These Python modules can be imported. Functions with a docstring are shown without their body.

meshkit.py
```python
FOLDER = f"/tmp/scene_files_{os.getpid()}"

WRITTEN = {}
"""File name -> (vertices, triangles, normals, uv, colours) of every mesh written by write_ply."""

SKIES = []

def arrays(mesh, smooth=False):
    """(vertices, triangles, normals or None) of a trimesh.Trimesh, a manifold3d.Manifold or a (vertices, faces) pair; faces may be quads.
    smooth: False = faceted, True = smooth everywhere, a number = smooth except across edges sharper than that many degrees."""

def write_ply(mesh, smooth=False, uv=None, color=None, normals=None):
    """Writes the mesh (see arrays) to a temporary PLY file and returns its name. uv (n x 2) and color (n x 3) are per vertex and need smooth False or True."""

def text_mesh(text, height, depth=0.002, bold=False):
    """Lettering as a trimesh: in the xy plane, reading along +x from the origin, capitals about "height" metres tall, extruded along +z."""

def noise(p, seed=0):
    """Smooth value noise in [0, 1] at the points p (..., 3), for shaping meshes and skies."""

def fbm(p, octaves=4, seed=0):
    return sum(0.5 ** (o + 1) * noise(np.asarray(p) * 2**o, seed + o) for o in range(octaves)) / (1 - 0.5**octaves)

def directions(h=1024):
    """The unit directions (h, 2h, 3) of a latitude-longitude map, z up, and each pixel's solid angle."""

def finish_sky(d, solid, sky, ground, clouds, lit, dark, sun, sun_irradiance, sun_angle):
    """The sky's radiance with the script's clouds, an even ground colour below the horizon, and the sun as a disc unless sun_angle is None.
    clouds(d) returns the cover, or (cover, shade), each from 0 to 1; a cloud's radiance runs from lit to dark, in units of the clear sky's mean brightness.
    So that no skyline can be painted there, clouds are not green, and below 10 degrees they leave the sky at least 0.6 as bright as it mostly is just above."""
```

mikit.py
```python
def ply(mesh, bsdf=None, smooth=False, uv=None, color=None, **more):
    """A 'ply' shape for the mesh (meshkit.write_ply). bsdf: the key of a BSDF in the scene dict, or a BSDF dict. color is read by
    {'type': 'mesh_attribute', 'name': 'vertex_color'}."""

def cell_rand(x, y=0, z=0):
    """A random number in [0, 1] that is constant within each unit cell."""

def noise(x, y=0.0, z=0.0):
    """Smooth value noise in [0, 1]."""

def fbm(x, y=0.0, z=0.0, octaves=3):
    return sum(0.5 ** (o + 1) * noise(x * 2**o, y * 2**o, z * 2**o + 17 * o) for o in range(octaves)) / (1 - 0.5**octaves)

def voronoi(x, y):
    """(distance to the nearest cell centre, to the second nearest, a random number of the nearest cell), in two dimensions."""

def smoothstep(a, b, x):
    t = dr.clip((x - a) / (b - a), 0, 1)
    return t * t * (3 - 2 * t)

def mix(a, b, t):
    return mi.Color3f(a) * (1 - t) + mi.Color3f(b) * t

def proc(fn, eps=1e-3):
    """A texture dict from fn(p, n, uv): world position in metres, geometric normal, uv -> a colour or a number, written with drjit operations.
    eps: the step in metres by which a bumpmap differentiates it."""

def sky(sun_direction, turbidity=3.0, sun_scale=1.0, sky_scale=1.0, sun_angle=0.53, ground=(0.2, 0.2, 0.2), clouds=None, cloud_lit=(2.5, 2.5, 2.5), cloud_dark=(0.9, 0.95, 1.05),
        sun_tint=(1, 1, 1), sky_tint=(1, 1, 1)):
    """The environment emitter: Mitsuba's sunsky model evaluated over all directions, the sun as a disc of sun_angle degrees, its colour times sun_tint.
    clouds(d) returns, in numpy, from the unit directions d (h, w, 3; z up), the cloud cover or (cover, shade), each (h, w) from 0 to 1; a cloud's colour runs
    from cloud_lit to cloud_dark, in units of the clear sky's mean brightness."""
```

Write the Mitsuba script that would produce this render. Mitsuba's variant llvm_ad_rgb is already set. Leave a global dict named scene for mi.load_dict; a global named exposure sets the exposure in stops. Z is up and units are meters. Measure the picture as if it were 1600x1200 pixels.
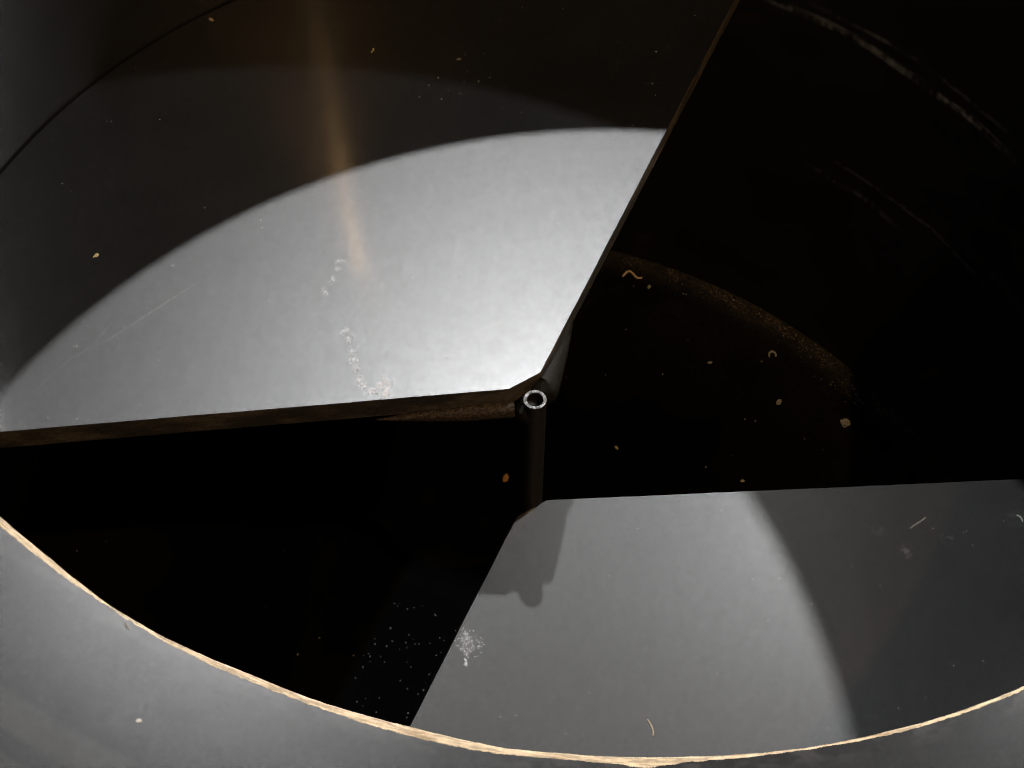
import math, random
import numpy as np, trimesh, mitsuba as mi, drjit as dr
import shapely.geometry as sg
import mikit, meshkit
from mikit import proc, noise, fbm, smoothstep, mix

T = mi.ScalarTransform4f
S = 0.26                      # metres per unit: the inner radius of the cardboard drum
rng = np.random.default_rng(7)
scene, labels = {}, {}
exposure = 0.0

# ------------------------------------------------------------------ camera
CAM = np.array([-0.04706, -2.17052, 3.17553])
FWD = np.array([0.00000, 0.57002, -0.82163])
UP = np.array([-0.14708, 0.81269, 0.56382])
scene['camera'] = {'type': 'perspective', 'fov': 23.1993, 'fov_axis': 'x', 'near_clip': 0.02, 'far_clip': 30.0,
                   'to_world': T().look_at(origin=(CAM * S).tolist(), target=((CAM + FWD) * S).tolist(), up=UP.tolist())}

# ------------------------------------------------------------------ lamps (three real ceiling lamps above the drum)
# (place in drum radii, bulb radius, radiance)
LAMPS = [((-1.790, 7.383, 12.882), 0.13, (10800, 10850, 10850)),
         ((2.473, 3.088, 5.913), 0.085, (2800, 2820, 2810)),
         ((2.075, -1.715, 5.720), 0.042, (7200, 4200, 1750))]

scene['room_glow'] = {'type': 'constant', 'radiance': {'type': 'rgb', 'value': [0.115, 0.12, 0.115]}}   # the dim room above the drum

# heights (in drum radii)
# --- places, in drum radii
B1CHIP = [[-.6531,.7317], [-.9138,.6098], [-.74,.2058], [-.3656,.6937], [-.2179,.6902], [-.9068,.7462], [.1043,.4857], [-.6948,.2995]]
B1DOT = [[-.873,.7516], [-.8644,.4327], [-.9408,.4757], [-.7598,.6101], [-.7073,.6234], [-.2097,.7029], [-.055,.8278], [.1717,.8374], [-.1253,.8212], [-.1563,.7845], [-.1764,.7082], [-.2466,.6447], [-.2728,.5986], [-.2605,.6273], [-.2267,.6183], [-.2056,.615], [-.2028,.6426], [-.2004,.666], [-.1781,.6455], [-.161,.6561], [-.2348,.5987], [-.098,.5847], [.0892,.5782], [.1126,.6733], [.1203,.6484], [.1126,.746], [-.7827,.4856], [-.7753,.4865], [-.6954,.4999], [-.8092,.3319], [-.8274,.3461], [-.7236,.0696], [-.6667,.0724], [-.7316,.0275], [-.7366,.0269], [-.5988,.0158], [-.6137,.201], [-.7459,-.1104], [-.7015,-.1075], [-.4147,-.0416], [-.4488,.1496], [-.4908,.3086], [-.4623,.344], [.0453,.4434], [-.5852,.3229]]
GL1 = [[-.3176,.1057], [-.3111,.0903], [-.3027,.069], [-.2968,.0512], [-.2896,.0373], [-.2834,.0173], [-.2743,.0038], [-.263,-.0046], [-.2533,-.0022], [-.2475,.0118], [-.2444,.0243], [-.237,.0154], [-.2382,.0032], [-.2377,-.0064]]
GL2 = [[-.3487,.241], [-.3503,.2252], [-.3549,.2028], [-.3633,.1787]]
DARKN = [[-.2871,.1056], [-.2802,.0225], [-.302,.0018], [-.2148,.0892], [.0155,.4264], [-.1519,.0718]]
FLCHIP = [[.1617,.9341], [.1993,.9114], [.4594,.7878], [.4804,.6755], [.6135,.6485], [-.0325,.4045], [.3368,.7465], [.4211,.4786], [.1714,.5119]]
FLDOT = [[np.float64(.3361),np.float64(.9259)], [np.float64(.4271),np.float64(.8876)], [.4796,.8395], [np.float64(.5209),np.float64(.836)], [.4399,.7684], [.6384,.6915], [.6743,.6918], [.4161,.6239], [.4365,.6229], [.3482,.4984], [.1332,.6796], [.168,.9088], [.2705,.9082], [.2759,.9075], [np.float64(.3074),np.float64(.9358)], [.4596,.8682], [.4692,.8618], [np.float64(.483),np.float64(.8584)], [.5546,.802], [.5359,.5979], [.2452,.7015], [.1629,.7974], [-.7973,.1095], [-.6936,.2091], [-.3265,.0043], [-.3597,-.036], [-.3597,-.036], [.6303,.7009], [-.3449,.4201], [.2891,.7934], [.0573,.6596], [np.float64(.388),np.float64(.9053)], [np.float64(.3727),np.float64(.9118)], [np.float64(.3547),np.float64(.9189)]]
FLARC = [[np.float64(.3297),np.float64(.9282)], [np.float64(.347),np.float64(.9219)], [np.float64(.3688),np.float64(.9134)], [np.float64(.3966),np.float64(.9016)], [np.float64(.4285),np.float64(.8869)], [np.float64(.4617),np.float64(.8701)], [np.float64(.4906),np.float64(.8541)], [.53,.8247], [.5681,.7918], [.6091,.744], [.6491,.7121], [.6949,.6893], [np.float64(.7275),np.float64(.664)], [np.float64(.2504),np.float64(.9526)], [np.float64(.1715),np.float64(.97)]]
FLPATCH = [[-.181,.1476], [-.2435,-.0655], [-.078,.0964], [-.141,-.1266]]
B2CHIP = [[.25,-.331], [.6617,.1111], [.8371,.1498], [.2796,-.307], [.6429,.0514], [.7123,.0901], [.5975,.0803]]
B2DOT = [[.1165,-.37], [.6033,-.0186], [.554,.0079], [.6463,-.2282], [.2547,-.3464], [.3281,.0646], [.1677,.0052], [.1925,.0043], [.3468,-.2239], [.1469,-.296], [.0357,-.355], [.012,-.3616], [.7333,-.1368], [.7819,-.1196], [.4276,-.184], [.3899,-.0488], [.4342,-.039], [.4222,-.1172], [.1557,-.0891], [.4916,-.074], [.7391,.1062], [.7445,.1096], [.6875,.1031], [.7554,.0855], [.8074,.1414]]
B2EDGE = [[-.0068,-.0133], [-.0259,-.0695], [-.0245,-.0646], [-.0152,-.0383], [-.0334,-.0929], [-.0732,-.2287]]
GL3 = [[-.0609,-.2353], [-.0526,-.2426], [-.0464,-.2503], [-.0618,-.251], [-.0538,-.2561], [-.0637,-.2447], [-.0408,-.2458], [-.055,-.263], [-.0572,-.2766], [-.0551,-.2839]]
COL = [[-.3762,-1.0344], [-.4117,-.9264], [-.4053,-.9308], [-.3878,-.9363], [-.4304,-.9124], [-.4378,-.9254], [-.5309,-.8782]]
CURL1 = [[.1439,.9274], [.1494,.9384], [.1581,.9433], [.1683,.9336], [.1766,.9294], [.1828,.933]]
CURL2 = [[.4546,.7806], [.454,.7901], [.4589,.7957], [.4656,.7922], [.4661,.7843]]
CURL3 = [[-.3674,.6979], [-.365,.6967], [-.3665,.6921], [-.368,.6875]]
STRAW = [[.2429,-.3226], [.2476,-.3282], [.2513,-.334], [.2547,-.3421], [.2539,-.3487]]
HAIR1 = [[.6483,.0952], [.6587,.1057], [.6682,.1148], [.6733,.1218]]
HAIR2 = [[.8292,.1555], [.8336,.1551], [.8382,.1512], [.8395,.1454]]
SCR1 = [[-.7736,-.0559], [-.7364,.0034], [-.6847,.0466], [-.6263,.1099], [-.5668,.1742]]
SCR2 = [[-.7271,.007], [-.7039,.0406], [-.6858,.0802]]
SCR3 = [[.0975,.673], [.1443,.6813]]
SCR4 = [[.1091,.7004], [.1158,.6983]]
FLSPARK = [[-.2242,-.1036], [-.1232,.0862], [-.1693,.0208], [-.1242,-.0701], [-.1015,.0372], [-.168,-.0581], [-.2014,-.1276], [-.2594,-.0213], [-.2265,.0192], [-.1789,.0056], [-.2244,.0085], [-.1507,.1022], [-.2019,-.025], [-.1615,-.0187], [-.11,.0412], [-.2296,-.0184], [-.1185,-.0363], [-.194,.0197], [-.1531,-.072], [-.1666,.0378], [-.2486,-.0664], [-.2018,.0982], [-.146,-.1289], [-.1104,.0043], [-.1449,-.1203], [-.1524,.0208], [-.2104,-.0149], [-.1035,.0116], [-.1571,.0298], [-.2387,-.1124], [-.1648,.0956], [-.166,.011], [-.2016,.0458], [-.1535,-.0273], [-.1455,.0223], [-.2272,-.0284], [-.2006,-.098], [-.1251,.0875], [-.2389,-.0421], [-.2332,-.0128], [-.1257,.0266], [-.2031,.008], [-.1955,.0939], [-.227,-.119], [-.1766,.0909], [-.1322,-.0796]]
# --- end of places
H, D = 0.8357, -0.8542         # mouth and bottom of the drum
H2 = 0.3080                   # drop from the upper to the lower board
A1, B1 = 0.0907, 0.0112       # slight tilt of the upper board
A2, B2 = -0.0620, 0.1000      # and of the lower one
up = lambda x, y: A1 * x + B1 * y
lo = lambda x, y: -H2 + A2 * x + B2 * y
bot = lambda x, y: D
top = lambda x, y: H


# ------------------------------------------------------------------ helpers
def put(key, mesh, bsdf, smooth=False, label=None, cat=None, group=None, kind=None, **more):
    if isinstance(mesh, tuple):
        mesh = trimesh.Trimesh(mesh[0], mesh[1], process=False)
    mesh = mesh.copy()
    mesh.vertices = mesh.vertices * S
    scene[key] = mikit.ply(mesh, bsdf, smooth, **more)
    tag(key, label, cat, group, kind)


def tag(key, label=None, cat=None, group=None, kind=None):
    d = {k: v for k, v in (('label', label), ('category', cat), ('group', group), ('kind', kind)) if v}
    if d:
        labels[key] = d


def lathe(profile, n=360, closed=True):
    """profile (r, z) points turned about z"""
    pr = np.asarray(profile, float)
    a = np.arange(n) / n * 2 * np.pi
    v = np.stack([pr[None, :, 0] * np.cos(a)[:, None], pr[None, :, 0] * np.sin(a)[:, None], np.broadcast_to(pr[None, :, 1], (n, len(pr)))], -1).reshape(-1, 3)
    m = len(pr)
    f = []
    J = range(m if closed else m - 1)
    for i in range(n):
        i2 = (i + 1) % n
        for j in J:
            j2 = (j + 1) % m
            f += [[i * m + j, i2 * m + j, i2 * m + j2], [i * m + j, i2 * m + j2, i * m + j2]]
    m_ = trimesh.Trimesh(v, np.array(f), process=False)
    if closed and m_.volume < 0:
        m_.invert()
    return m_


def tube_path(points, radii, sides=10, squash=1.0):
    """a closed tube along points; squash flattens it in z"""
    P = np.asarray(points, float)
    R = np.broadcast_to(np.asarray(radii, float), (len(P),))
    t = np.gradient(P, axis=0)
    t /= np.linalg.norm(t, axis=1, keepdims=True) + 1e-12
    a = np.cross(t, [0, 0, 1.0])
    a /= np.linalg.norm(a, axis=1, keepdims=True) + 1e-9
    b = np.cross(a, t)
    an = np.arange(sides) / sides * 2 * np.pi
    v = P[:, None] + R[:, None, None] * (np.cos(an)[None, :, None] * a[:, None] + squash * np.sin(an)[None, :, None] * b[:, None])
    v = np.vstack([v.reshape(-1, 3), P[:1], P[-1:]])
    f, m = [], len(P)
    for i in range(m - 1):
        for j in range(sides):
            k = (j + 1) % sides
            f += [[i * sides + j, i * sides + k, (i + 1) * sides + k], [i * sides + j, (i + 1) * sides + k, (i + 1) * sides + j]]
    for j in range(sides):
        k = (j + 1) % sides
        f += [[m * sides, j, k][::-1], [m * sides + 1, (m - 1) * sides + j, (m - 1) * sides + k]]
    mesh = trimesh.Trimesh(v, np.array(f), process=False)
    if mesh.volume < 0:
        mesh.invert()
    return mesh


def crumb(x, y, z, r, flat=0.6, long=1.0, ang=0.0, sub=1, jit=0.3):
    m = trimesh.creation.icosphere(subdivisions=sub, radius=1.0)
    v = np.array(m.vertices) * (1 + jit * (rng.random((len(m.vertices), 1)) - 0.5) * 2)
    v *= [r * long, r, r * flat]
    c, s = math.cos(ang), math.sin(ang)
    v = v @ np.array([[c, s, 0], [-s, c, 0], [0, 0, 1]])
    m.vertices = v + [x, y, z + r * flat * 0.7]
    return m


# ------------------------------------------------------------------ materials
def black_paint(base, rough, var=0.05, scale=9.0, fine=0.25, tint=(1, 1, 1.04)):
    """satin black paint, a little cloudy in gloss and tone"""
    base = [base * t for t in tint]

    def col(p, n, uv):
        k = fbm(p.x * 30 / S * 0.26, p.y * 30, p.z * 30, 3)
        g = noise(p.x * 1100, p.y * 1100, p.z * 1100)
        return mi.Color3f(base) * (0.75 + 0.5 * k) * (1 - fine + 2 * fine * g)

    def ro(p, n, uv):
        k = fbm(p.x * scale, p.y * scale, p.z * scale + 5, 3)
        k2 = fbm(p.x * 60, p.y * 60, p.z * 60 + 9, 2)
        return rough + var * (2 * k - 1) + 0.4 * var * (2 * k2 - 1)
    return {'type': 'principled', 'base_color': proc(col), 'roughness': proc(ro), 'specular': 0.5}


def seg_dist(p, ax, ay, bx, by):
    """distance in plan from the segment a-b (metres)"""
    dx, dy = bx - ax, by - ay
    t = dr.clip(((p.x - ax) * dx + (p.y - ay) * dy) / (dx * dx + dy * dy), 0, 1)
    return dr.sqrt(dr.square(p.x - ax - t * dx) + dr.square(p.y - ay - t * dy))


def board_col(p, n, uv):
    k = fbm(p.x * 35, p.y * 35, p.z * 35, 3)
    g = noise(p.x * 1300, p.y * 1300, p.z * 1300)
    c = mi.Color3f(0.009, 0.009, 0.0095) * (0.7 + 0.6 * k) * (0.7 + 0.6 * g)
    # long curved hairline scratches on the upper board
    for pts, a in ((SCR1[:3], 0.022), (SCR1[2:], 0.07), (SCR2, 0.035), (SCR3, 0.015), (SCR4, 0.015)):
        for (x0, y0), (x1, y1) in zip(pts[:-1], pts[1:]):
            d = seg_dist(p, x0 * S, y0 * S, x1 * S, y1 * S)
            br = smoothstep(0.25, 0.6, noise(p.x * 90, p.y * 90, 3.0))
            c = c + a * (0.4 + 0.6 * br) * (1 - smoothstep(0.00006, 0.00024, d)) * mi.Color3f(1, 1, 0.95)
    # scuffs on the lower board
    for (x, y), r, a in ((B2CHIP[4], .018, .05), (B2CHIP[5], .016, .045), (B2CHIP[3], .011, .03), (B2CHIP[6], .02, .012), (HAIR2[0], .03, .015)):
        d = dr.sqrt(dr.square(p.x - x * S) + dr.square(p.y - y * S)) / S
        low = dr.select(p.z < -0.15 * S, 1.0, 0.0)
        c = c + low * a * (1 - smoothstep(0, r, d)) * smoothstep(0.35, 0.75, fbm(p.x * 500, p.y * 500, 1.0, 2)) * mi.Color3f(1, 1, 1)
    return c


def board_rough(p, n, uv):
    k = fbm(p.x * 11, p.y * 11, p.z * 11 + 5, 3)
    k2 = fbm(p.x * 55, p.y * 55, p.z * 55 + 9, 3)
    g = noise(p.x * 950, p.y * 950, p.z * 950)
    return 0.33 + 0.010 * (2 * g - 1) + 0.006 * (2 * k - 1) + 0.004 * (2 * k2 - 1)


scene['board_paint'] = {'type': 'blendbsdf', 'weight': 0.42,
                        'a_satin': {'type': 'principled', 'base_color': proc(board_col), 'roughness': proc(board_rough), 'specular': 0.95},
                        'b_sheen': {'type': 'principled', 'base_color': proc(board_col), 'roughness': 0.09, 'specular': 0.9}}


def wall_col(p, n, uv):
    k = fbm(p.x * 40, p.y * 40, p.z * 40, 3)
    c = mi.Color3f(0.013, 0.013, 0.013) * (0.6 + 0.8 * k)
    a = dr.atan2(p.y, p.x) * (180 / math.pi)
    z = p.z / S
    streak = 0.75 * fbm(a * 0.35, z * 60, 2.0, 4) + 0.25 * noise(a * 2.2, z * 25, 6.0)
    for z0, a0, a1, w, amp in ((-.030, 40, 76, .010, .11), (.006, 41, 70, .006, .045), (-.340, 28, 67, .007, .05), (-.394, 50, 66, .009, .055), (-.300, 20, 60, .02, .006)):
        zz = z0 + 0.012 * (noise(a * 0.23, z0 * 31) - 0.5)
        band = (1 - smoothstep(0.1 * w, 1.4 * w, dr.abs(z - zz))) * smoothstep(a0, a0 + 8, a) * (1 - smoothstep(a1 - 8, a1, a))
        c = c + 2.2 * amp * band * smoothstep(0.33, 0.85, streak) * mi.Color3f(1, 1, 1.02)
    return c


scene['wall_paint'] = {'type': 'blendbsdf', 'weight': 0.45,
                       'a_dull': {'type': 'principled', 'base_color': proc(wall_col), 'roughness': 0.5, 'specular': 0.32},
                       'b_sheen': {'type': 'principled', 'base_color': proc(wall_col), 'roughness': 0.16, 'anisotropic': 0.9, 'specular': 0.55}}


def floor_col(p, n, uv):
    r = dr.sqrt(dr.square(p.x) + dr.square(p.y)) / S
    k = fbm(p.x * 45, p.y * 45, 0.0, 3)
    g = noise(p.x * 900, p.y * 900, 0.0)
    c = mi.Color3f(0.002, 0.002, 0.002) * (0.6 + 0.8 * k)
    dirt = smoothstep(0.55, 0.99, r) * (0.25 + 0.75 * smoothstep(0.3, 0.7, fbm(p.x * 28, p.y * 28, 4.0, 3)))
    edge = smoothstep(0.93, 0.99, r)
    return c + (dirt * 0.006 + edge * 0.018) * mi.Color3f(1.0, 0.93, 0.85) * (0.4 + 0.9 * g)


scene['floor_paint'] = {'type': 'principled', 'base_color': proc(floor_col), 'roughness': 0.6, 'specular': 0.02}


def panel_col(p, n, uv):
    r = dr.sqrt(dr.square(p.x) + dr.square(p.y)) / S
    k = fbm(p.x * 24, p.y * 24, 0.0, 4)
    g = noise(p.x * 1200, p.y * 1200, 0.0)
    a = dr.atan2(p.y, p.x)
    rub = fbm(r * 26, a * 3, 1.0, 3)
    c = mi.Color3f(0.010, 0.010, 0.0105) * (0.85 + 0.3 * k) * (0.75 + 0.5 * g)
    rim = 1 - smoothstep(1.004, 1.035, r)
    c = c + 0.02 * rim * smoothstep(0.45, 0.7, fbm(a * 40, r * 90, 2.0, 3)) + 0.012 * smoothstep(0.5, 0.75, rub) * mi.Color3f(1, 1, 1)
    return c


def panel_rough(p, n, uv):
    r = dr.sqrt(dr.square(p.x) + dr.square(p.y)) / S
    a = dr.atan2(p.y, p.x)
    return 0.24 + 0.009 * (2 * fbm(r * 22, a * 2.5, 3.0, 3) - 1) + 0.012 * (2 * fbm(p.x * 60, p.y * 60, 0.0, 2) - 1)


scene['panel_paint'] = {'type': 'principled', 'base_color': proc(panel_col), 'roughness': proc(panel_rough), 'specular': 0.24}


def raw_col(p, n, uv):
    a = dr.atan2(p.y, p.x)
    r = dr.sqrt(dr.square(p.x) + dr.square(p.y)) / S
    k = fbm(a * 90, r * 380, 0.0, 3)
    g = noise(p.x * 1500, p.y * 1500, p.z * 1500)
    s = smoothstep(0.55, 0.75, fbm(a * 35, r * 150, 7.0, 3))
    f = smoothstep(0.45, 0.62, fbm(a * 60, r * 700, 11.0, 3))
    return (1 - 0.35 * f) * mix((0.74, 0.61, 0.43), (0.46, 0.31, 0.18), s * (0.35 + 0.65 * smoothstep(-1.6, -1.2, a))) * (0.72 + 0.4 * k) * (0.85 + 0.3 * g)


scene['raw_cardboard'] = {'type': 'principled', 'base_color': proc(raw_col), 'roughness': 0.9, 'specular': 0.1}


def edge_col(p, n, uv):
    k = fbm(p.x * 70, p.y * 70, p.z * 160, 3)
    g = noise(p.x * 1100, p.y * 1100, p.z * 1100)
    return mix((0.040, 0.037, 0.032), (0.110, 0.092, 0.072), smoothstep(0.35, 0.75, k)) * (0.6 + 0.8 * g)


scene['stained_edge'] = {'type': 'principled', 'base_color': proc(edge_col), 'roughness': 0.6, 'specular': 0.35}
scene['brown_glue'] = {'type': 'principled', 'base_color': proc(lambda p, n, uv: mix((0.02, 0.015, 0.011), (0.075, 0.056, 0.040), smoothstep(0.35, 0.7, noise(p.x * 1700, p.y * 1700, p.z * 1700)))), 'roughness': 0.6, 'specular': 0.3}
scene['dark_glue'] = {'type': 'principled', 'base_color': proc(lambda p, n, uv: mix((0.006, 0.0055, 0.0045), (0.022, 0.020, 0.016), noise(p.x * 1800, p.y * 1800, p.z * 1800))), 'roughness': 0.6, 'specular': 0.15}
scene['dark_metal'] = {'type': 'principled', 'base_color': {'type': 'rgb', 'value': [0.014, 0.012, 0.010]}, 'roughness': 0.45, 'specular': 0.5}
scene['cut_metal'] = {'type': 'principled', 'base_color': proc(lambda p, n, uv: mix((0.08, 0.08, 0.08), (0.24, 0.24, 0.235), smoothstep(0.3, 0.75, noise(p.x * 1500, p.y * 1500, 2.0)))), 'roughness': 0.5, 'metallic': 0.6}
for nm, c, r in (('wood_tan', (0.46, 0.38, 0.27), 0.8), ('wood_orange', (0.40, 0.22, 0.08), 0.8), ('chip_yellow', (0.62, 0.56, 0.30), 0.7), ('dust_white', (0.50, 0.49, 0.47), 0.8),
                 ('chip_grey', (0.24, 0.24, 0.23), 0.8), ('dust_brown', (0.085, 0.074, 0.060), 0.9), ('nick_dark', (0.01, 0.01, 0.012), 0.7)):
    scene[nm] = {'type': 'principled', 'base_color': {'type': 'rgb', 'value': list(c)}, 'roughness': r, 'specular': 0.3}
scene['glitter'] = {'type': 'principled', 'base_color': {'type': 'rgb', 'value': [0.75, 0.75, 0.8]}, 'roughness': 0.3, 'specular': 0.6}
scene['lamp_shell'] = {'type': 'twosided', 'bsdf': {'type': 'principled', 'base_color': {'type': 'rgb', 'value': [0.2, 0.2, 0.2]}, 'roughness': 0.5}}

# ------------------------------------------------------------------ the lamps
for i, (pl, rad, L) in enumerate(LAMPS):
    key = 'ceiling_lamp' + (f'_{i:03d}' if i else '')
    P = np.array(pl)
    d = -P / np.linalg.norm(P)
    x = np.cross(d, [0, 0, 1.0]); x /= np.linalg.norm(x)
    y = np.cross(d, x)
    M = np.eye(4); M[:3, 0], M[:3, 1], M[:3, 2], M[:3, 3] = x, y, d, P
    disc = lathe([[0.0001, 0.02 * rad], [0.6 * rad, 0.015 * rad], [rad, 0.0]], 32, closed=False)
    shell = lathe([[0.02 * rad, -1.9 * rad], [0.55 * rad, -1.9 * rad], [0.75 * rad, -1.3 * rad], [1.15 * rad, -0.1 * rad], [1.25 * rad, 0.5 * rad],
                   [1.32 * rad, 0.5 * rad], [1.22 * rad, -0.1 * rad], [0.82 * rad, -1.35 * rad], [0.6 * rad, -2.0 * rad], [0.02 * rad, -2.0 * rad]], 40)
    for m in (disc, shell):
        m.apply_transform(M)
    if disc.face_normals.mean(0) @ d < 0:
        disc.invert()
    mesh = disc.copy(); mesh.vertices = mesh.vertices * S
    scene[key + '__bulb'] = mikit.ply(mesh, {'type': 'diffuse', 'reflectance': {'type': 'rgb', 'value': [0.0, 0.0, 0.0]}}, False, emitter={'type': 'area', 'radiance': {'type': 'rgb', 'value': list(map(float, L))}})
    put(key + '__shade', shell, 'lamp_shell', 40)
    tag(key, ['white ceiling lamp high beyond the far left of the drum', 'white ceiling lamp high beyond the far right of the drum', 'dim warm lamp above the near right of the drum'][i], 'lamp')

# ------------------------------------------------------------------ the drum: black cardboard tube, raw torn mouth, bottom
notch = lambda a: np.clip(1 - ((a - 54) / 10.5) ** 2, 0, 1) ** 0.7        # the mouth is bulged outward a little at the far right
NW, ZW = 481, 40
aw = np.linspace(-np.pi, np.pi, NW)
notch = lambda a: np.clip(1 - ((a - 54) / 10.5) ** 2, 0, 1) ** 0.7        # the mouth is bulged outward a little at the far right


def wall_sheet(r, z_top, inward):
    """the drum's inner or outer face; u runs up the wall so that the gloss stretches upward (the tube is wound and brushed round)"""
    v, uv, f = [], [], []
    for a in aw:
        for k in range(ZW):
            z = D - 0.03 + (z_top - D + 0.03) * (k / (ZW - 1)) ** 0.6
            q_ = max(0.0, min(1.0, (z - H + 0.09) / 0.085))
            r_ = r + (0.0036 * q_ if inward else 0) + 0.072 * float(notch(math.degrees(a))) * max(0.0, (z - H + 0.13) / 0.13)
            v.append((r_ * math.cos(a), r_ * math.sin(a), z)); uv.append((z, a))
    for i in range(NW - 1):
        for k in range(ZW - 1):
            q = [i * ZW + k, (i + 1) * ZW + k, (i + 1) * ZW + k + 1, i * ZW + k + 1]
            if inward: q = q[::-1]
            f += [[q[0], q[1], q[2]], [q[0], q[2], q[3]]]
    return trimesh.Trimesh(np.array(v), np.array(f), process=False), np.array(uv)


wall, wuv = wall_sheet(1.0, H - 0.004, True)
put('cardboard_drum__wall', wall, 'wall_paint', True, uv=wuv)
wall, wuv = wall_sheet(1.012, H - 0.004, False)
put('cardboard_drum__outer_wall', wall, 'wall_paint', True, uv=wuv)
rim_in = np.array([[-126, .9985], [-125.1, .9981], [-120.9, .9979], [-115.6, 1.0034], [-112.1, 1.0034], [-105.7, .9988], [-101.8, .9998], [-98, .999], [-95.8, .9986], [-93.6, .9996], [-90, 1.0018],
                   [-86.4, .9998], [-82.2, .9997], [-78.6, .9993], [-74.9, 1.0001], [-70.4, 1.0009], [-66.6, 1.0002], [-63.4, 1.0006], [-57.4, 1.0001], [-50, 1.0]])
rim_w = np.array([[-130, .006], [-124.7, .0068], [-120.5, .0066], [-116, .0068], [-111.8, .0086], [-109, .0088], [-105.5, .0076], [-101, .0082], [-96, .0102], [-93.5, .0112], [-90, .0102], [-86, .0080], [-83.2, .0092],
                  [-82.4, .0118], [-81.4, .0122], [-80.2, .0098], [-79.2, .0062], [-75, .0046], [-70.5, .0042], [-66.5, .0054], [-62, .0054], [-57.6, .0050], [-52, .006]])
NT = 2880
th = np.arange(NT) / NT * 2 * np.pi
deg = (np.degrees(th) + 180) % 360 - 180
circ = lambda f, seed: meshkit.fbm(np.stack([np.cos(th) * f, np.sin(th) * f, np.full(NT, 3.7)], -1), 3, seed) - 0.5
r_in = np.interp(deg, rim_in[:, 0], rim_in[:, 1], left=0.9995, right=1.0) + 0.0012 * circ(45, 1) + 0.0006 * circ(300, 2)
r_out = 1.0 + np.interp(deg, rim_w[:, 0], rim_w[:, 1], left=0.0068, right=0.006) + 0.0022 * circ(60, 3) + 0.0026 * circ(190, 4) + 0.0016 * circ(480, 6)
r_in = r_in + 0.07 * notch(deg); r_out = r_out + 0.07 * notch(deg)
K = 7
rr = r_in[:, None] + (0.019 + 1 + 0.07 * notch(deg)[:, None] - r_in[:, None]) * (np.arange(K) / (K - 1))[None] ** 1.4
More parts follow.
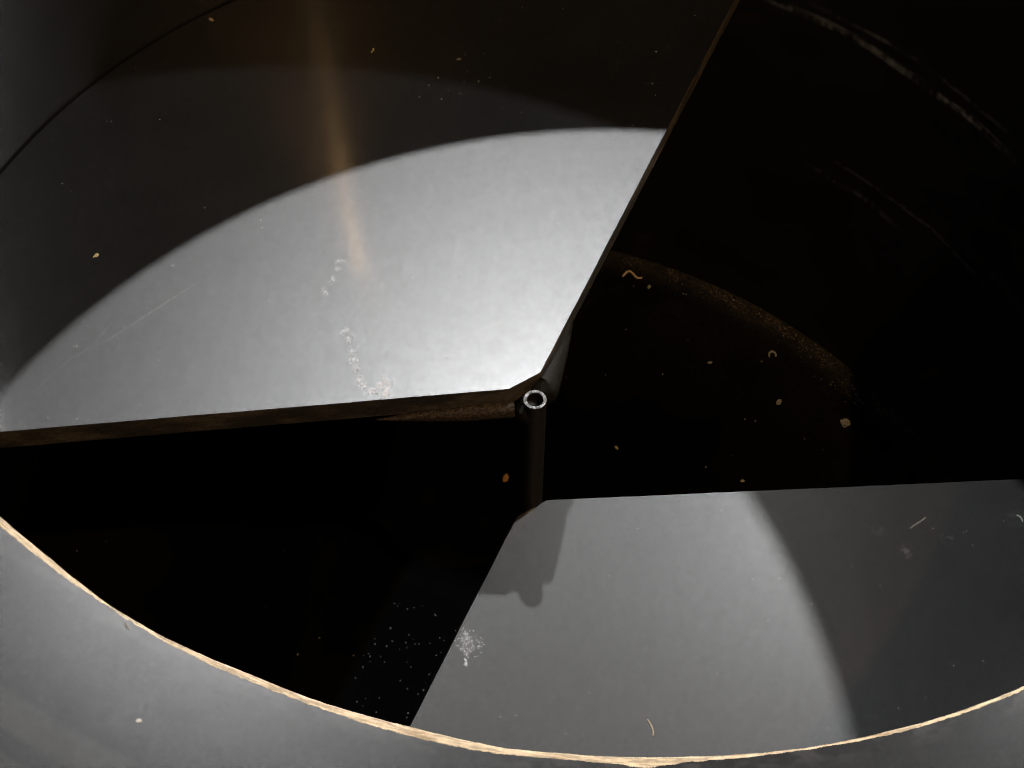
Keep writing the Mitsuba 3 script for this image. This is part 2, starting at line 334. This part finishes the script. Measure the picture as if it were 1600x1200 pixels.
zz = H - 0.0018 - 0.0012 * np.exp(-((rr - r_in[:, None]) / 0.0012) ** 2) + 0.0016 * (meshkit.fbm(np.stack([rr * np.cos(th)[:, None] * 160, rr * np.sin(th)[:, None] * 160, rr * 300], -1), 3, 5) - 0.5)
v = np.stack([rr * np.cos(th)[:, None], rr * np.sin(th)[:, None], zz], -1)
v = np.concatenate([np.stack([r_in * np.cos(th), r_in * np.sin(th), np.full(NT, H - 0.0045)], -1)[:, None], v], 1)
i, j = np.meshgrid(np.arange(NT), np.arange(K), indexing='ij')
i2 = (i + 1) % NT
q = np.stack([i * (K + 1) + j, i * (K + 1) + j + 1, i2 * (K + 1) + j + 1, i2 * (K + 1) + j], -1).reshape(-1, 4)
put('cardboard_drum__raw_rim', trimesh.Trimesh(v.reshape(-1, 3), np.vstack([q[:, [0, 1, 2]], q[:, [0, 2, 3]]]), process=False), 'raw_cardboard', 50, label='torn raw tan cardboard edge of the drum mouth')
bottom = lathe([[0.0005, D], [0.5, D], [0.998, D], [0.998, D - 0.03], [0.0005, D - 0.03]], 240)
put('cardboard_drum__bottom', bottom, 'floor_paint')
tag('cardboard_drum', 'round black cardboard drum with a torn tan rim, seen from above into its dark inside', 'drum')

# the black panel round the mouth
half = 2.3
ring = sg.Polygon([(-half, -half), (half, -half), (half, half), (-half, half)], [np.stack([r_out * np.cos(th), r_out * np.sin(th)], -1)])
panel = trimesh.creation.extrude_polygon(ring, 0.0022, engine='earcut')
panel.apply_translation([0, 0, H - 0.0022])
put('black_panel__skin', panel, 'panel_paint', label='satin black top skin torn ragged round the opening')
ring2 = sg.Polygon([(-half, -half), (half, -half), (half, half), (-half, half)], [[((1.0125 + .065 * notch(math.degrees(a))) * math.cos(a), (1.0125 + .065 * notch(math.degrees(a))) * math.sin(a)) for a in np.linspace(0, 2 * np.pi, 721)[:-1]]])
core = trimesh.creation.extrude_polygon(ring2, 0.06, engine='earcut')
core.apply_translation([0, 0, H - 0.0645])
put('black_panel__core', core, 'dark_metal')
tag('black_panel', 'flat satin black panel around the mouth of the drum, grey where it catches the light', 'panel')

# ------------------------------------------------------------------ the baffle: two sector boards glued to a slim tube
TH = 0.046


def sector(c_first, far_first, c_last, far_last, zf):
    """board: chamfered apex (c_first > c_last), edges out to the wall, arc back. Plan counter-clockwise from edge 'first' to 'last'."""
    def out(c, f):
        c, f = np.array(c), np.array(f); d = (f - c) / np.linalg.norm(f - c)
        b = c @ d; t = -b + math.sqrt(b * b - (c @ c - 0.9965 ** 2))
        return c + d * t
    e0, e1 = out(c_first, far_first), out(c_last, far_last)
    a0, a1 = math.atan2(e0[1], e0[0]), math.atan2(e1[1], e1[0])
    if a1 < a0:
        a1 += 2 * math.pi
    arc = [(0.9965 * math.cos(a), 0.9965 * math.sin(a)) for a in np.linspace(a0, a1, 140)]
    # slightly worn sawn edges
    def edge(p, q, n):
        p, q = np.array(p), np.array(q); d = (q - p); L = np.linalg.norm(d); nrm = np.array([-d[1], d[0]]) / L
        t = np.linspace(0, 1, n)[1:-1]
        w = 0.0009 * (meshkit.fbm(np.stack([t * L * 40, t * 0, t * 0 + L], -1), 3, 9) - 0.5)
        return [tuple(p + d * a + nrm * b) for a, b in zip(t, w)]
    ring = [tuple(c_first)] + edge(c_first, e0, 120) + arc + edge(e1, c_last, 120) + [tuple(c_last)]
    poly = sg.Polygon(ring)
    m = trimesh.creation.extrude_polygon(poly, TH, engine='earcut')
    m.apply_translation([0, 0, -TH])
    v = np.array(m.vertices); v[:, 2] += zf(v[:, 0], v[:, 1]); m.vertices = v
    # the sawn faces: a thin skin proud of the side faces
    n = len(ring)
    side = [k for k in range(n)]
    pts = np.array([ring[(k) % n] for k in range(-119, 120)])  # edge_last .. apex .. edge_first
    t = np.gradient(pts, axis=0); t /= np.linalg.norm(t, axis=1, keepdims=True)
    nrm = np.stack([t[:, 1], -t[:, 0]], -1)
    if sg.Point(pts[119] + nrm[119] * 0.01).within(poly):
        nrm = -nrm
    p2 = pts + nrm * 0.0011
    rows = []
    for k, (dz, off) in enumerate(((-0.0006, 0.3), (-0.0022, 1.0), (-TH * .35, 1.0), (-TH * .7, 1.0), (-TH + 0.002, 1.0), (-TH + 0.0006, 0.3))):
        q = pts + nrm * 0.0011 * off + (nrm * 0.0010 * (meshkit.fbm(np.stack([np.arange(len(pts)) * 0.9, np.full(len(pts), k * 1.7), np.zeros(len(pts))], -1), 2, 4)[:, None] - 0.5) if 0 < k < 5 else 0)
        rows.append(np.c_[q, zf(q[:, 0], q[:, 1]) + dz])
    v = np.stack(rows, 1).reshape(-1, 3)
    R, C = len(pts), len(rows)
    f = []
    for a in range(R - 1):
        for b in range(C - 1):
            f += [[a * C + b, a * C + b + 1, (a + 1) * C + b + 1], [a * C + b, (a + 1) * C + b + 1, (a + 1) * C + b]]
    skin = trimesh.Trimesh(v, np.array(f), process=False)
    mid = R // 2 * (C - 1) * 2
    if skin.face_normals[mid][:2] @ nrm[R // 2] < 0:
        skin.invert()
    return m, skin


c1L, c1F, fL, fF = (-0.0509, 0.0257), (-0.0063, 0.0619), (-0.8132, -0.1438), (0.2358, 0.8809)
c2N, c2R, fN, fR = (-0.0065, -0.0129), (0.0386, 0.0257), (-0.1250, -0.4012), (0.8404, 0.2278)
b1, s1 = sector(c1F, fF, c1L, fL, up)
b2, s2 = sector(c2N, fN, c2R, fR, lo)
put('baffle__board', b1, 'board_paint', label='upper black board, brightly lit on top')
put('baffle__board__cut_edge', s1, 'stained_edge', 40, label='thick brown stained sawn edge of the upper board')
put('baffle__board_001', b2, 'board_paint', label='lower black board with a shadow across it')
put('baffle__board_001__cut_edge', s2, 'stained_edge', 40)
tag('baffle', 'black baffle of two wedge boards at different heights on one slim tube', 'baffle')

# tube
t0, t1 = np.array([-0.0081, 0.0241, -0.0200]), np.array([0.0120, 0.0245, -0.3080])
ax = (t1 - t0) / np.linalg.norm(t1 - t0)
Lt = (D - t0[2]) / ax[2]
RO, RI = 0.0182, 0.0126
x = np.cross(ax, [0, 1, 0]); x /= np.linalg.norm(x); y = np.cross(ax, x)
M = np.eye(4); M[:3, 0], M[:3, 1], M[:3, 2], M[:3, 3] = x, y, ax, t0
body = lathe([[RI, 0.0012], [RI, Lt - .004], [RO, Lt - .004], [RO, 0.0012]], 48)
body.apply_transform(M)
if body.volume < 0: body.invert()
put('baffle__tube', body, 'dark_metal', 40, label='slim dark metal tube standing between the boards')
end = lathe([[RI, 0.0014], [RI + .0006, 0.0], [RO - .0006, 0.0], [RO, 0.0014]], 64, closed=False)
v = np.array(end.vertices); v[:, 2] += 0.0009 * (rng.random(len(v)) - .5); end.vertices = v
end.apply_transform(M)
if end.face_normals.mean(0) @ ax > 0: end.invert()
put('baffle__tube__cut_end', end, 'cut_metal', False, label='bright ring of bare metal at the open tube end')


def along(c, f, t):
    c, f = np.array(c), np.array(f); d = (f - c) / np.linalg.norm(f - c)
    return c + d * t


# glue beads under the two edges of the upper board, next to the tube
ts = np.linspace(-.012, .205, 40)
P = [along(c1L, fL, t) for t in ts]
nrmL = np.array([.222, -.975])
bead = tube_path([[*(q + nrmL * .004), up(*q) - TH - .004] for q in P], [.0145 * min(1, max(.02, (0.205 - t) / .14)) ** .8 for t in ts], 12)
v = np.array(bead.vertices); v += .0012 * (meshkit.fbm(v * 260, 3, 3)[:, None] - .5); bead.vertices = v
put('baffle__glue_bead', bead, 'brown_glue', 60, label='brown grainy bead of glue under the left edge of the upper board')
ts = np.linspace(-.020, .150, 44)
P = [along(c1F, fF, t) for t in ts]
nrmF = np.array([.962, -.271])
wF = [.0285 * max(.02, (1 - max(0, t) / .15)) ** .75 * min(1, max(.05, (t + .022) / .02)) for t in ts]
bead = tube_path([[*(q + nrmF * (.35 * w - .004)), up(*q) - TH * .75 - .2 * w] for q, w in zip(P, wF)], wF, 18)
v = np.array(bead.vertices); v += .0016 * (meshkit.fbm(v * 200, 3, 8)[:, None] - .5); bead.vertices = v
put('baffle__glue_bead_001', bead, 'dark_glue', 60, label='lumpy grey brown glue fillet under the right edge of the upper board')
blob = crumb(-.016, .026, -.072, .020, 1.1, 1.1, .7, 3, .05)
put('baffle__glue_blob', blob, 'dark_glue', 60)


# ------------------------------------------------------------------ marks that stand proud of the paint: dried glitter-like glue specks
def cluster(points, n, spread, zf, rmin, rmax):
    out = []
    for _ in range(n):
        x, y = np.array(points[rng.integers(len(points))]) + rng.normal(0, spread, 2)
        out.append(crumb(x, y, zf(x, y) - .0003, rng.uniform(rmin, rmax), rng.uniform(.5, 1.3), 1.2, rng.uniform(0, 3), 0, .35))
    return trimesh.util.concatenate(out)


put('baffle__board__glitter_specks', trimesh.util.concatenate([cluster(GL1, 360, .0034, up, .0006, .0014), cluster(GL2, 60, .004, up, .0004, .0010)]), 'glitter', kind='stuff', label='sparkling specks of dried glue in a hook shaped trail')
put('baffle__board_001__glitter_specks', trimesh.util.concatenate([cluster(GL3[:8], 150, .007, lo, .0005, .0011), cluster(GL3[8:], 10, .002, lo, .001, .0022)]), 'glitter', kind='stuff', label='sparkling patch of dried glue near the front edge')
put('baffle__board__nicks', trimesh.util.concatenate([crumb(x, y, up(x, y) - .0003, .0010, .4, 1.5, .5, 1) for x, y in DARKN + [B1CHIP[6]]] + [crumb(B1CHIP[6][0] + .003, B1CHIP[6][1] - .002, up(*B1CHIP[6]) - .0003, .0010, .4, 2.6, -.4, 1)]), 'nick_dark', kind='stuff', label='tiny dark nicks in the bright paint')

# ------------------------------------------------------------------ dust (too fine to count) on each surface


def dust(points, zf, rmin, rmax, extra=0, inside=None):
    pts = list(map(tuple, points))
    while len(pts) < len(points) + extra:
        a, r = rng.uniform(-np.pi, np.pi), .96 * math.sqrt(rng.random())
        q = (r * math.cos(a), r * math.sin(a))
        if inside is None or sg.Point(q).within(inside):
            pts.append(q)
    out = []
    for k, (x, y) in enumerate(pts):
        s = rng.uniform(rmin, rmax) * (1 if k < len(points) else .45)
        out.append(crumb(x, y, zf(x, y), s, .6, rng.uniform(1, 1.7), rng.uniform(0, 3), 0, .3))
    return trimesh.util.concatenate(out)


sec = lambda a, b: sg.Polygon([(0, 0)] + [(.97 * math.cos(t), .97 * math.sin(t)) for t in np.linspace(math.radians(a), math.radians(b), 40)]).buffer(-.02)
put('dust', dust(B1DOT, up, .0005, .0010, 40, sec(75, 192)), 'dust_white', kind='stuff', label='fine pale dust specks scattered on the upper board', cat='dust')
put('dust_001', dust(B2DOT, lo, .0005, .0010, 40, sec(-105, 11)), 'dust_white', kind='stuff', label='fine pale dust specks scattered on the lower board', cat='dust')
put('dust_002', dust(FLDOT + FLSPARK, bot, .0009, .0017, 90), 'chip_grey', kind='stuff', label='pale specks scattered on the dark bottom of the drum', cat='dust')
arc = []
for _ in range(700):
    x, y = np.array(FLARC[rng.integers(len(FLARC))]) + rng.normal(0, .016, 2)
    r = math.hypot(x, y); lim = .996 - abs(rng.normal(0, .012))
    if r > lim: x, y = x / r * lim, y / r * lim
    arc.append(crumb(x, y, D, rng.uniform(.0006, .0014) * (1 + (rng.random() < .05)), .6, 1.3, rng.uniform(0, 3), 0, .35))
put('sawdust', trimesh.util.concatenate(arc), 'dust_brown', kind='stuff', label='brown sawdust gathered where the bottom meets the drum wall', cat='sawdust')

# ------------------------------------------------------------------ single bits of debris


def curl(points, zf, rad, squash=.5, n=24):
    P = np.array(points, float)
    t = np.linspace(0, len(P) - 1, n)
    from scipy.interpolate import CubicSpline
    c = CubicSpline(np.arange(len(P)), P)(t)
    return tube_path([[x, y, zf(x, y) + rad * .8] for x, y in c], [rad * (0.55 + .45 * math.sin(math.pi * k / (n - 1)) ** .4) for k in range(n)], 7, squash)


def bit(key, xy, zf, r, bsdf, label, cat, flat=.6, long=1.5, ang=.6, sub=1, jit=.28):
    put(key, crumb(*xy, zf(*xy), r, flat, long, ang, sub, jit), bsdf, 45, label=label, cat=cat)


put('wood_shaving', curl(CURL1, bot, .0026), 'wood_tan', 60, label='curled tan wood shaving on the dark bottom, right of the upper board', cat='wood shaving')
put('wood_shaving_001', curl(CURL2, bot, .0024), 'chip_grey', 60, label='small hooked grey shaving on the dark bottom, below the brown sawdust', cat='wood shaving')
bit('wood_chip', FLCHIP[5], bot, .0055, 'wood_orange', 'orange wood chip on the dark bottom, left of the tube', 'wood chip', .6, 1.5, 1.35, 2)
bit('wood_chip_001', B1CHIP[2], up, .0026, 'chip_yellow', 'yellowish sliver on the shaded left part of the upper board', 'wood chip', .6, 2.1, 1.0)
bit('wood_chip_002', B1CHIP[0], up, .0028, 'wood_tan', 'small tan chip at the top left of the picture', 'wood chip', .6, 1.7, -.6)
bit('wood_chip_003', B1CHIP[1], up, .0020, 'dust_white', 'tiny pale chip left of the dark joint by the left wall', 'wood chip', .6, 2.0, .9)
put('wood_chip_004', curl(CURL3, up, .0010), 'chip_yellow', 60, label='tiny curved yellow fibre on the shaded upper board, right of the orange glow', cat='fibre')
bit('wood_chip_005', B1CHIP[4], up, .0024, 'chip_grey', 'pale grey chip among dust on the shaded top of the upper board', 'wood chip')
bit('crumb', FLCHIP[4], bot, .0080, 'chip_grey', 'large rough grey brown crumb on the dark bottom at the right', 'crumb', .7, 1.1, .3, 2, .35)
bit('crumb_001', FLCHIP[3], bot, .0046, 'chip_grey', 'small grey crumb on the bottom, left of the large rough crumb', 'crumb', .6, 1.4, 1.2, 2)
bit('crumb_002', FLCHIP[1], bot, .0034, 'chip_grey', 'small pale crumb just below right of the curled tan shaving', 'crumb', .6, 1.5, 1.2)
bit('crumb_003', FLCHIP[6], bot, .0032, 'chip_grey', 'dim grey crumb on the bottom, left of the hooked grey shaving', 'crumb', .6, 1.7, .5)
bit('crumb_004', FLCHIP[7], bot, .0030, 'wood_tan', 'tan crumb just above the far edge of the lower board', 'crumb', .6, 1.3, .5)
bit('crumb_005', FLCHIP[8], bot, .0028, 'wood_tan', 'tan crumb on the dark bottom, right of the tube', 'crumb', .6, 1.6, -.8)
put('straw', curl(STRAW, lo, .0013, .8), 'wood_tan', 60, label='thin kinked tan straw on the lit lower board near the rim', cat='straw')
put('fibre', curl(HAIR1, lo, .0010, .8), 'chip_grey', 60, label='straight pale fibre on the shaded right part of the lower board', cat='fibre')
put('fibre_001', curl(HAIR2, lo, .0013, .8), 'dust_white', 60, label='short curved white fibre at the right edge of the picture', cat='fibre')
bit('paint_flake', COL[0], top, .0022, 'dust_white', 'pale flake lying on the black panel at the lower left', 'flake', .5, 1.3, .5)
put('black_panel__lifted_chip', crumb(*COL[1], H - .0012, .0018, .8, 3.0, -1.0, 2, .3), 'chip_grey', 50, label='shiny lifted chip of paint beside the torn rim')
